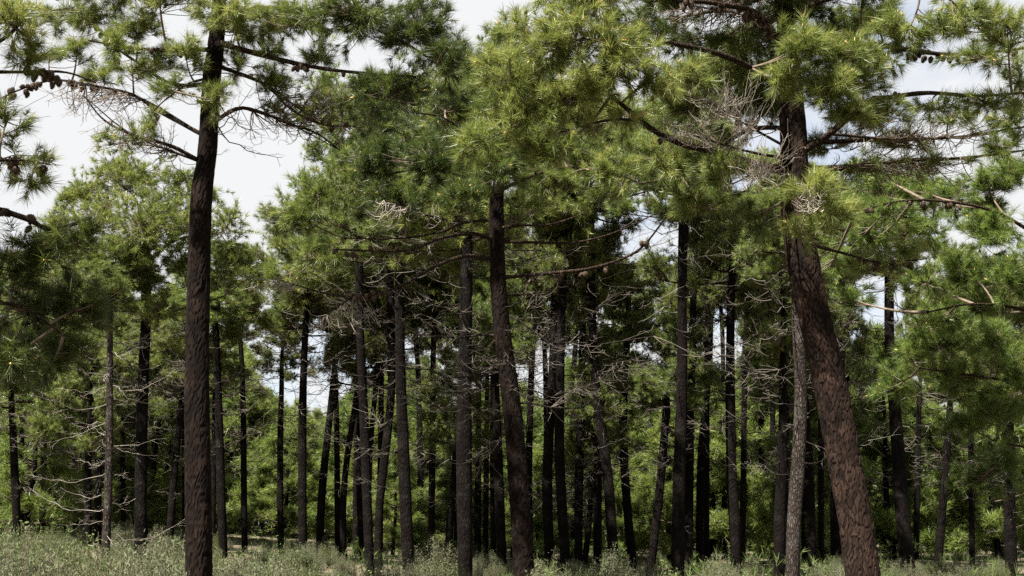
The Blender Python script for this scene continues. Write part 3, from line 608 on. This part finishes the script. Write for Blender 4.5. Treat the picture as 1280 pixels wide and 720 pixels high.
HERO = hero('thick reddish scaly-barked pine leaning left with a broad sunlit crown, right of centre',
    [(984, 40, 27), (986, 75, 30), (988, 110, 33), (993, 180, 36), (995, 260, 37), (1006, 340, 41), (1020, 407, 40), (1037, 480, 41), (1056, 580, 41), (1069, 647, 42), (1079, 718, 44)], 12.4, -190,
    [([(990, 215), (940, 205, -.3), (900, 190, -.5), (860, 182, -.8), (820, 165, -1), (795, 145, -1.2), (770, 125, -1.3), (735, 102, -1.4)], .060, .020),
     ([(995, 195), (1040, 165, -.3), (1080, 128, -.4), (1110, 122, -.4), (1160, 116, -.3), (1220, 120, -.3), (1280, 116, -.3)], .045, .014),
     ([(995, 180), (1060, 176, .3), (1130, 174, .5), (1190, 172, .6), (1240, 165, .6), (1290, 157, .6)], .034, .012),
     ([(998, 212), (1080, 208, .2), (1140, 200, .3), (1200, 198, .4), (1280, 188, .5)], .040, .012),
     ([(1010, 305), (1060, 318, .6), (1100, 328, .9), (1155, 324, 1.1)], .024, .008),
     ([(990, 60), (1080, 55, .3), (1160, 66, .5), (1200, 68, .6), (1240, 65, .6), (1300, 58, .6)], .042, .014),
     ([(985, 75), (950, 20, -.5), (900, 5, -.9), (840, 0, -1.2)], .05, .018),
     ([(988, 120), (930, 80, -.8), (870, 60, -1.2), (800, 50, -1.5), (720, 50, -1.8)], .045, .015),
     ([(992, 160), (930, 165, .5), (860, 215, .9), (800, 230, 1.1)], .034, .010),
     ([(995, 225), (1005, 235, -.5), (1020, 245, -.9)], .024, .008),
     ([(985, 30), (1030, 0, -.4), (1110, -10, -.7), (1180, -5, -.9)], .045, .014)],
    [(940, -30, 190, 34, -.3, 1.3, .3), (955, 135, 45, 36, 1.0, 1, .4), (920, 100, 50, 30, 1.8, 1, .4), (1060, 40, 50, 30, 1, 1, .4), (1110, 70, 40, 22, 1, .7, .45), (930, 125, 55, 36, 1.3, 1, .45), (965, 85, 45, 36, 1.3, 1, .35), (890, 75, 55, 36, 1.5, 1, .4), (940, 45, 60, 24, .9, 1, .12), (1040, 60, 45, 34, .8, 1, .45), (1090, 25, 60, 30, .6, 1, .45), (1050, 110, 45, 40, .8, 1, .5), (1090, 150, 40, 22, .6, .8, .5), (1240, 70, 60, 20, .5, .7, .5), (1270, 150, 34, 30, .5, .9, .5), (1190, 150, 50, 10, .5, .45, .5), (1030, 185, 40, 18, .8, .8, .5),  (1005, 52, 45, 24, -1.1, 1.1, .6), (975, 100, 30, 20, -1.0, .8, .6), (850, 45, 70, 26, .6, .8, .08), (800, 25, 60, 30, .8, .8, .1), (1000, 10, 90, 24, .6, .9, .1), (860, 130, 70, 30, 1.0, 1, .5), (780, 140, 60, 30, -.6, .8, .65), (900, 90, 60, 30, .8, 1, .5), (930, 60, 50, 30, .6, 1, .4), (600, 180, 40, 40, -1.4, .8, .6), (740, 0, 90, 40, -1.7, 1.1, .7), (870, 250, 60, 25, .8, .8, .55), (940, 270, 40, 25, .9, .8, .5), (1000, 290, 20, 16, -.6, .5, .6), (700, 50, 85, 55, -1.7, 1.2, .78), (640, 100, 50, 60, -1.6, 1.1, .7), (655, 150, 50, 40, -1.6, 1, .7), (770, 70, 70, 50, -1.7, 1.2, .8), (720, 120, 70, 45, -1.6, 1.2, .8), (690, 190, 70, 28, -1.4, .8, .65), (810, 100, 55, 35, -1.6, .9, .75),  # lowest tints paint the shaded crown underside into the needles
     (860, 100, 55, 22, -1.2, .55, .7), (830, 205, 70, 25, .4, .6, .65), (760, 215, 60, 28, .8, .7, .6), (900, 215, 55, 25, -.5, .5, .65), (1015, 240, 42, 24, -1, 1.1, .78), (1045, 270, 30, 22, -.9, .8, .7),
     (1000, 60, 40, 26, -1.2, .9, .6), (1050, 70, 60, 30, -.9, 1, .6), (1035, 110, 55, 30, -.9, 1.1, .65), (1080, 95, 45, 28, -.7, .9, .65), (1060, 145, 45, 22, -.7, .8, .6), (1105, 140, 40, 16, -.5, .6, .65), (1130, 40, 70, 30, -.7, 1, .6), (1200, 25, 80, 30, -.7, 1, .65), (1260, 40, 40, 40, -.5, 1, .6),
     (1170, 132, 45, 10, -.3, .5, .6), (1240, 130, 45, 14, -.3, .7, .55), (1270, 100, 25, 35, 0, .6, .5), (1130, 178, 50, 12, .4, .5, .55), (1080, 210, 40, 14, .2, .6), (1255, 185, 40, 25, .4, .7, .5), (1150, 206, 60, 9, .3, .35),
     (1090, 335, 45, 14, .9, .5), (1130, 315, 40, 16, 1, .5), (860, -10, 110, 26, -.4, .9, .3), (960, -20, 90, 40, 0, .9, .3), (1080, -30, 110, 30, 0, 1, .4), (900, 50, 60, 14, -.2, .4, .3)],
    PLATE_RED, (0.040, 0.11, 0.012), 2, cones=[(5, 12, .5, .95, 2), (4, 8, .5, 1, 2), (6, 16, .2, 1, 3), (1, 2, .4, .6, 1), (0, 2, .6, .9, 1)], deads=10, dead_range=(.42, .66), dead_sizes=(0, 4),
    curly=[([(985, 185), (940, 160, -.6), (890, 130, -1), (850, 118, -1.2)], 905, 125, 75, 42, -1.1, 80), ([(990, 200), (930, 188, -.6), (870, 170, -1), (830, 155, -1.2)], 870, 160, 85, 28, -1.2, 70), ([(990, 212), (960, 215, -.6), (930, 225, -.9)], 950, 200, 55, 40, -1.1, 55), ([(1000, 240, -.5), (1010, 250, -1), (1030, 262, -1.3)], 1005, 245, 35, 28, -1.3, 18), ([(800, 150, -1), (760, 150, -1.1), (700, 165, -1.2)], 720, 165, 60, 25, -1.2, 30), ([(1040, 168, -.2), (1130, 174, .2), (1240, 168, .5)], 1160, 165, 130, 30, .3, 150), ([(1000, 210), (1090, 205, .2), (1220, 195, .4)], 1130, 215, 130, 25, .3, 120), ([(990, 60), (930, 20, -.3), (850, 5, -.6)], 900, 20, 90, 30, -.5, 140)])
MIDDLE = hero('central dark pine leaning left with long sweeping bare limbs under a deep crown',
    [(621, 255, 20), (622, 330, 21), (626, 400, 22), (633, 460, 23), (641, 520, 24), (648, 600, 25), (656, 718, 26)], 16.5, 150,
    [([(620, 300), (590, 292, -.3), (550, 298, -.6), (515, 312, -.9), (480, 314, -1.1), (420, 312, -1.3)], .036, .012),
     ([(618, 325), (580, 320, -.4), (540, 335, -.7), (500, 358, -1), (460, 368, -1.2), (420, 370, -1.4)], .034, .008),
     ([(620, 275), (580, 278, .3), (550, 290, .5), (500, 298, .7), (430, 298, .8)], .028, .008),
     ([(624, 347), (680, 342, -.5), (740, 335, -.9), (790, 318, -1.3), (815, 295, -1.6), (838, 262, -1.9)], .034, .012),
     ([(622, 302), (670, 303, .2), (720, 303, .3), (770, 290, .5), (830, 262, .7)], .028, .008),
     ([(621, 285), (650, 282, -.3), (690, 280, -.5), (735, 265, -.7)], .024, .008),
     ([(620, 250), (560, 215, .3), (500, 215, .6), (440, 235, .8)], .036, .010), ([(620, 240), (680, 215, .4), (740, 210, .6), (800, 230, .8)], .034, .01),
     ([(622, 200), (560, 150, -.4), (510, 140, -.6)], .034, .01), ([(622, 370), (680, 368, .3), (735, 372, .5)], .018, .005)],
    [(620, 205, 50, 40, -.8, 1, .35), (625, 140, 50, 40, -.8, 1, .4), (650, 180, 50, 40, -.6, 1, .5), (590, 240, 45, 18, -.6, .8, .3), (470, 150, 60, 40, .8, 1, .15), (720, 190, 60, 40, .6, 1, .5), (800, 200, 60, 40, .8, 1, .5), (600, 80, 60, 40, .6, 1, .4), (690, 130, 60, 50, .8, 1, .5), (470, 200, 60, 45, .5, 1, .15), (540, 200, 75, 40, .3, 1, .12), (500, 250, 70, 28, .5, .8, .15), (410, 240, 55, 40, .6, 1, .5), (375, 270, 40, 45, .7, 1, .6), (400, 315, 50, 28, .6, .8, .55), (600, 190, 55, 40, 0, .9, .4), (560, 130, 60, 45, .3, .9, .4),  # low tints on the left mass are shade painted as needle colour
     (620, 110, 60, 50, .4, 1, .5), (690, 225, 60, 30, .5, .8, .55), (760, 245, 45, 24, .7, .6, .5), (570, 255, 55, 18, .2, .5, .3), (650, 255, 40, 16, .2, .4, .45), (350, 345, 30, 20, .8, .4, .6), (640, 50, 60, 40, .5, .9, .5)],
    PLATE_DARK, (0.05, 0.14, 0.011), 3, cones=[(0, 6, .6, 1, 2), (3, 5, .5, 1, 2), (1, 5, .7, 1, 2)], deads=26, dead_range=(.38, .62), dead_sizes=(2, 11),
    curly=[([(440, 372, -1.2), (400, 365, -1.2), (350, 350, -1.2)], 345, 355, 45, 28, -1.2, 50), ([(450, 365, -1.2), (420, 385, -1.2), (400, 400, -1.2)], 425, 400, 55, 30, -1.2, 50), ([(560, 275), (520, 265), (480, 250)], 500, 265, 70, 25, 0, 40)])
NEARLEFT = hero('near pine outside the left edge whose dark drooping boughs hang into the picture',
    [(-75, 100, 48), (-80, 360, 52), (-85, 718, 56)], 9.2, -400,
    [([(-78, 290), (-20, 262), (30, 272), (65, 287), (115, 272)], .040, .014), ([(-78, 120), (-30, 70), (10, 45), (28, 25)], .03, .012), ([(-78, 230), (-20, 205), (20, 200), (60, 205)], .022, .006),
     ([(-78, 400), (-20, 380), (30, 385), (80, 420)], .028, .008), ([(-78, 95), (-30, 90), (20, 90, .3), (80, 90, .5), (120, 103, .6)], .024, .008)],  # first clump below is added out of view to shade the lower boughs
    [(-300, -290, 220, 110, -1.7, .8, .3), (12, 30, 42, 40, 0, 1.2, .7), (35, 75, 22, 16, .2, .6), (10, 150, 40, 40, .2, .2), (15, 195, 45, 35, .2, .22), (40, 230, 30, 18, 0, .2), (60, 310, 60, 28, 0, 1.1, .12), (20, 340, 45, 34, 0, 1.1, .12), (95, 300, 30, 20, -.2, .9, .22), (40, 390, 65, 36, .3, 1.1, .1), (70, 445, 60, 30, .3, 1, .1), (15, 450, 40, 34, 0, 1, .08), (100, 385, 40, 30, .3, .8, .12), (-120, -100, 130, 90, 0, .6)],  # low tints darken the boughs with painted shade
    PLATE_DARK, (0.05, 0.14, 0.012), 4, cones=[(0, 8, .3, .8, 3), (2, 4, .6, 1, 2), (4, 6, .6, .9, 2)], deads=4, dead_sizes=(0, 4))
NEARRIGHT = hero('leafy pine outside the right edge whose full green boughs fill the right side',
    [(1350, 100, 34), (1348, 400, 36), (1345, 718, 38)], 15.5, -120,
    [([(1350, 330), (1290, 290), (1230, 260, -.3), (1140, 250, -.5), (1070, 265, -.6)], .036, .010), ([(1350, 420), (1290, 390), (1220, 380, -.3), (1160, 390, -.4)], .034, .01), ([(1350, 500), (1280, 480), (1220, 470), (1150, 460)], .034, .01), ([(1350, 560), (1290, 560), (1240, 550)], .03, .01)],
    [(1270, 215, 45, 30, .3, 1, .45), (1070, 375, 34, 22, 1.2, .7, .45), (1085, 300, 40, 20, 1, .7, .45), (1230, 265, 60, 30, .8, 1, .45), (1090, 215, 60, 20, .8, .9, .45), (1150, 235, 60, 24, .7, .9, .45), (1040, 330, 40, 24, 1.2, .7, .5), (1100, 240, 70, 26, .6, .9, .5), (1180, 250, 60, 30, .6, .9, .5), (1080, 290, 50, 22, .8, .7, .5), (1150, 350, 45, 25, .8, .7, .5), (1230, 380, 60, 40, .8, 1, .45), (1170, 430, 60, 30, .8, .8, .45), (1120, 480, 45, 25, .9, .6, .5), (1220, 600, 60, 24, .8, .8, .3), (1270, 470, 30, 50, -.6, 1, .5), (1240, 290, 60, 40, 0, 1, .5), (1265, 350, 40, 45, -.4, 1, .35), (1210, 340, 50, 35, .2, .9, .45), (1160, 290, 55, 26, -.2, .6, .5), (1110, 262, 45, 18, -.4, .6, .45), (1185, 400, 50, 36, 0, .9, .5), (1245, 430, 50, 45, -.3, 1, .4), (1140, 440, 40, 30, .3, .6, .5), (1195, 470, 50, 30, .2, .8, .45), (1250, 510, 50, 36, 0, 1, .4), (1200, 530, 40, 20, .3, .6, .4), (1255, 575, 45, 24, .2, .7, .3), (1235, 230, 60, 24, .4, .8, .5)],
    BARK, None, 5, cones=[(0, 7, .6, 1, 2)], deads=14, dead_range=(.3, .6), style=dict(mat=NEEDLE_SOFT, nn=40, width=.0065))
DOMED = hero('pine with a broad domed sunny crown just left of the thick cone-laden pine',
    [(183, 330, 13), (182, 400, 14), (179, 470, 15), (177, 540, 15), (176, 692, 16)], 25.0, 255,
    [([(183, 350), (150, 320), (110, 300)], .05, .015), ([(183, 330), (220, 300), (280, 290)], .05, .015), ([(183, 380), (140, 370), (100, 360)], .04, .012), ([(183, 400), (230, 385), (280, 370)], .04, .012), ([(183, 300), (170, 250), (150, 230)], .04, .012)],
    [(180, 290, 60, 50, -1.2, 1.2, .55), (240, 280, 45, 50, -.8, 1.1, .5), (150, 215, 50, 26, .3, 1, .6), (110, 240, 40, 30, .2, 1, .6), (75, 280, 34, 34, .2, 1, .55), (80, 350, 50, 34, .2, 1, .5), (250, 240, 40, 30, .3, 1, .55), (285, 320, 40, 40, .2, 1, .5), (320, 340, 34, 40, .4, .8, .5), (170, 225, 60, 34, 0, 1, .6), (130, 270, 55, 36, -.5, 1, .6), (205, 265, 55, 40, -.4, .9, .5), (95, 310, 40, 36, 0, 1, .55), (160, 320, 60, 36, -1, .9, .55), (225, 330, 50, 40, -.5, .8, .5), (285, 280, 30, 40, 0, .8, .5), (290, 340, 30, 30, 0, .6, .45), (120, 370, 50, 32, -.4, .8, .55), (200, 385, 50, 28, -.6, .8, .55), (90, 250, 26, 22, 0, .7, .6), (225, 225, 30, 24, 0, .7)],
    BARK, None, 6, cones=(), deads=16, dead_range=(.4, .68), style=dict(size=.17, nn=24, width=.0115, buds=.04, per=3, dens=1.15))

#BACKGROUND
def make_young(seed, H, R, nl):
    rng = np.random.default_rng(seed); mb = MB()
    for i in range(nl):
        t = (i+rng.uniform(-.4, .4))/nl; z = 0.25+t*(H-0.6); az = i*2.4+rng.uniform(-.5, .5)
        ln = R*(1-t)**0.75*rng.uniform(.65, 1.15)+0.2; el = 0.15+0.7*t+rng.uniform(-.1, .2)
        d = np.array([math.cos(az)*math.cos(el), math.sin(az)*math.cos(el), math.sin(el)])
        b = np.array([0, 0, z]); e = b+d*ln; lp = bez(b[None], ((b+e)/2+[0, 0, -.1*ln])[None], e[None], 8)[0]
        tubes(mb, lp[None], np.linspace(.03, .01, 8)[None], 3, 1)
        rr = .22*ln+.25
        clump(mb, lp, lp[6], np.array([rr, rr, rr*.8]), int(29*rr/.4), rng, .24, 13, .018, .5+rng.normal(0, .1), 0, 3, .008, .5, .7)
    t_ = MB(); zz = np.linspace(-.2, H, 12); tubes(t_, np.stack([.05*np.sin(zz), .05*np.cos(zz*1.3), zz], 1)[None], np.linspace(.11, .015, 12)[None], 7, 0)
    return mb.mesh('crown', [NEEDLE_SOFT, TWIG]), t_.mesh('trunk', [BARK])
YOUNG = [make_young(71, 6.5, 2.0, 34), make_young(72, 5.5, 1.8, 30), make_young(73, 7.2, 2.1, 38), make_young(74, 4.2, 1.7, 24)]
YH = [6.5, 5.5, 7.2, 4.2]
rng = np.random.default_rng(9)
skyline = [(0, 410), (60, 400), (140, 400), (200, 410), (300, 400), (325, 455), (350, 482), (385, 490), (425, 478), (450, 470), (500, 440), (530, 490), (575, 500), (600, 450), (640, 440), (670, 480), (700, 430), (780, 400), (810, 430), (850, 400), (890, 450), (920, 430), (960, 400), (1020, 420), (1060, 430), (1100, 400), (1140, 440), (1190, 550), (1230, 420), (1280, 400)]
sx, sy = zip(*skyline)
YOUNGPOS = []
for row, (y0, y1, n, drop) in enumerate([(39, 47, 26, -5), (51, 58, 42, 20), (58, 70, 48, 8), (70, 84, 44, 5), (84, 105, 40, 10)]):
    for i in range(n):
        Y = rng.uniform(y0, y1); px = -60+1400*(i+rng.uniform(.1, .9))/n
        x = (px-640)/F*Y/math.cos(PITCH)*0.985
        top = np.interp(px, sx, sy)+drop+abs(rng.normal(0, 18)); g = float(ground_h(x, Y))
        h = at(640, top, Y)[2]-g; h = float(np.clip(h, 1.2, 10.5))
        if row == 0:
            if 450 < px < 840: h *= .65
            elif 255 < px < 450: continue
        ok = [q for q in range(4) if h/YH[q] < 1.4 and h/YH[q] > .45] or [2]; v = ok[int(rng.integers(0, len(ok)))]; s = h/YH[v]
        e = thing('young_pine', (x, Y, g), 'bushy bright green young pine far back, ' + zone(px), 'young pine', 'bushy young pines ' + zone(px))
        w = float(np.clip(max(s, 0.75)*rng.uniform(.9, 1.25), .7, 1.45)); M = Matrix.Rotation(rng.uniform(0, 6.28), 4, 'Z') @ Matrix.Diagonal((w, w, s, 1))
        c = link('crown', YOUNG[v][0], e); c.matrix_local = M; c['kind'] = 'stuff'
        c = link('trunk', YOUNG[v][1], e); c.matrix_local = M

def distant_woods():
    rng = np.random.default_rng(77); mb = MB(); N = 170
    for i in range(N):
        Y = rng.uniform(108, 190); x = rng.uniform(-.62, .62)*Y; g = float(ground_h(x, Y)); h = rng.uniform(4.5, 8.5); r = rng.uniform(2.2, 3.6)
        m = 120; z = rng.uniform(0.05, 1, m)**.8; a = rng.uniform(0, 6.28, m); rad = r*(1-z*.75)*rng.uniform(.6, 1, m)
        P = np.stack([x+np.cos(a)*rad, Y+np.sin(a)*rad, g+z*h], 1); D = np.stack([np.cos(a), np.sin(a), 0.8+0*a], 1)
        needles(mb, P, D, 0.45, 5, .05, rng, 0, .5+rng.normal(0, .12), .9)
    o = link('distant_woods', mb.mesh('distant_woods', [NEEDLE_SOFT])); o['kind'] = 'stuff'
    o['label'] = 'far green pine wood closing the view behind the trunks'
distant_woods()

# ------------------------------------------------------------------ shrubs and undergrowth
def make_shrub(seed, m, spiky):
    rng = np.random.default_rng(seed); mb = MB(); ns = 60
    a = rng.uniform(0, 6.28, ns); r = rng.uniform(0, 1, ns)**.6
    B = np.stack([np.cos(a)*r*.25, np.sin(a)*r*.25, 0*a-.05], 1); E = np.stack([np.cos(a)*r*.58, np.sin(a)*r*.58, (1-.45*r**2)*rng.uniform(.5, 1.15, ns)], 1)
    P = bez(B, (B+E)/2+np.stack([np.cos(a)*.08, np.sin(a)*.08, 0*a], 1), E, 8)
    tubes(mb, P, .007*np.linspace(1, .4, 8)[None]*np.ones((ns, 1)), 3, 1)
    nl = 120; t = rng.uniform(.25, 1, (ns, nl))*7; i0 = np.minimum(t.astype(int), 6); fr = (t-i0)[..., None]; ii = np.arange(ns)[:, None]
    Q = (P[ii, i0]*(1-fr)+P[ii, i0+1]*fr).reshape(-1, 3) + rng.normal(0, .035, (ns*nl, 3))
    d = norm(rng.normal(size=(ns*nl, 3))+np.array([0, 0, 1.1 if spiky else .6])); ln = rng.uniform(.020, .045, (ns*nl, 1))*(1.2 if spiky else 1)
    sd = norm(np.cross(d, rng.normal(size=d.shape)))*ln*(.13 if spiky else .22)
    V = np.stack([Q, Q+d*ln*.5+sd, Q+d*ln, Q+d*ln*.5-sd], 1).reshape(-1, 3); f = np.arange(len(Q))[:, None]*4+np.arange(4)[None]
    mb.add(V, f, 0, np.clip(np.repeat(.5+rng.normal(0, .13, len(Q)), 4), 0, 1))
    return mb.mesh('shrub', [m, TWIG])
SHRUBS = [make_shrub(1, SHRUBM, True), make_shrub(2, SHRUBM, False), make_shrub(3, SHRUBG, False), make_shrub(4, SHRUBM, True), make_shrub(5, SHRUBG, True)]
rng = np.random.default_rng(21)
shl = [(0, 662), (60, 655), (110, 668), (200, 668), (330, 690), (370, 676), (420, 690), (500, 690), (560, 690), (640, 708), (760, 700), (860, 706), (960, 700), (1060, 705), (1120, 690), (1200, 688), (1280, 690)]
hx, hy = zip(*shl)
for i in range(260):
    Y = rng.uniform(12, 20) if i % 2 else rng.uniform(19, 46); px = rng.uniform(-30, 1310) if i % 3 else rng.uniform(-30, 420); x = (px-640)/F*Y; g = float(ground_h(x, Y))
    if Y < 22 and math.sin(x*1.7+1)*math.sin(Y*.9)+.5*math.sin(x*.8) < -.15: Y += 12; x = (px-640)/F*Y; g = float(ground_h(x, Y))
    top = np.interp(px, hx, hy)+rng.normal(13, 16); h = at(640, top, Y)[2]-g
    if h < .4:
        if Y < 18: continue
        h = rng.uniform(.35, .65)
    h = min(h, rng.uniform(.55, 1.5)); w0 = 1; k = int(rng.integers(0, 5)); green = k in (2, 4)
    o = link('shrub', SHRUBS[k]); o.location = (x, Y, g); w = h*rng.uniform(.8, 1.3); o.scale = (w, w, h); o.rotation_euler = (0, 0, rng.uniform(0, 6.28))
    o['category'] = 'shrub'
    o['label'] = ('fresh green leafy shrub in the undergrowth, ' if green else 'pale grey-green wispy shrub in the undergrowth, ') + zone(px)
    o['group'] = ('green shrubs ' if green else 'pale shrubs ') + zone(px)
def undergrowth():
    rng = np.random.default_rng(5); mb = MB(); n = 20000
    Y = 9*(60/9)**rng.uniform(0, 1, n); x = rng.uniform(-.52, .52, n)*Y; z = ground_h(x, Y)
    needles(mb, np.stack([x, Y, z], 1), np.stack([rng.normal(0, .3, n), rng.normal(0, .3, n), 1+0*x], 1), rng.uniform(.10, .28, n), 5, .010, rng, 0, .5, .6)
    o = link('undergrowth', mb.mesh('undergrowth', [GRASSM])); o['kind'] = 'stuff'; o['label'] = 'dry grass and low herbs covering the forest floor'
undergrowth()
def scrub():
    rng = np.random.default_rng(15); mb = MB(); n = 8500
    Y = rng.uniform(21, 106, n)**1.0; x = rng.uniform(-.53, .53, n)*Y
    patch = np.sin(x*.55+1)*np.sin(Y*.37)+.5*np.sin(x*1.3+Y*.8)
    hgt = np.clip(.32+.35*patch, .06, .75)*np.where(Y > 48, 1.3, 1.0)
    P = np.stack([x, Y, ground_h(x, Y)+hgt*rng.uniform(.1, 1, n)], 1)
    needles(mb, P, np.stack([rng.normal(0, .4, n), rng.normal(0, .4, n), 1+0*x], 1), rng.uniform(.18, .32, n), 9, .022, rng, 0, .45+.12*patch, 1.0)
    o = link('scrub', mb.mesh('scrub', [SHRUBG])); o['kind'] = 'stuff'; o['label'] = 'low green scrub spreading between the trunks'
scrub()
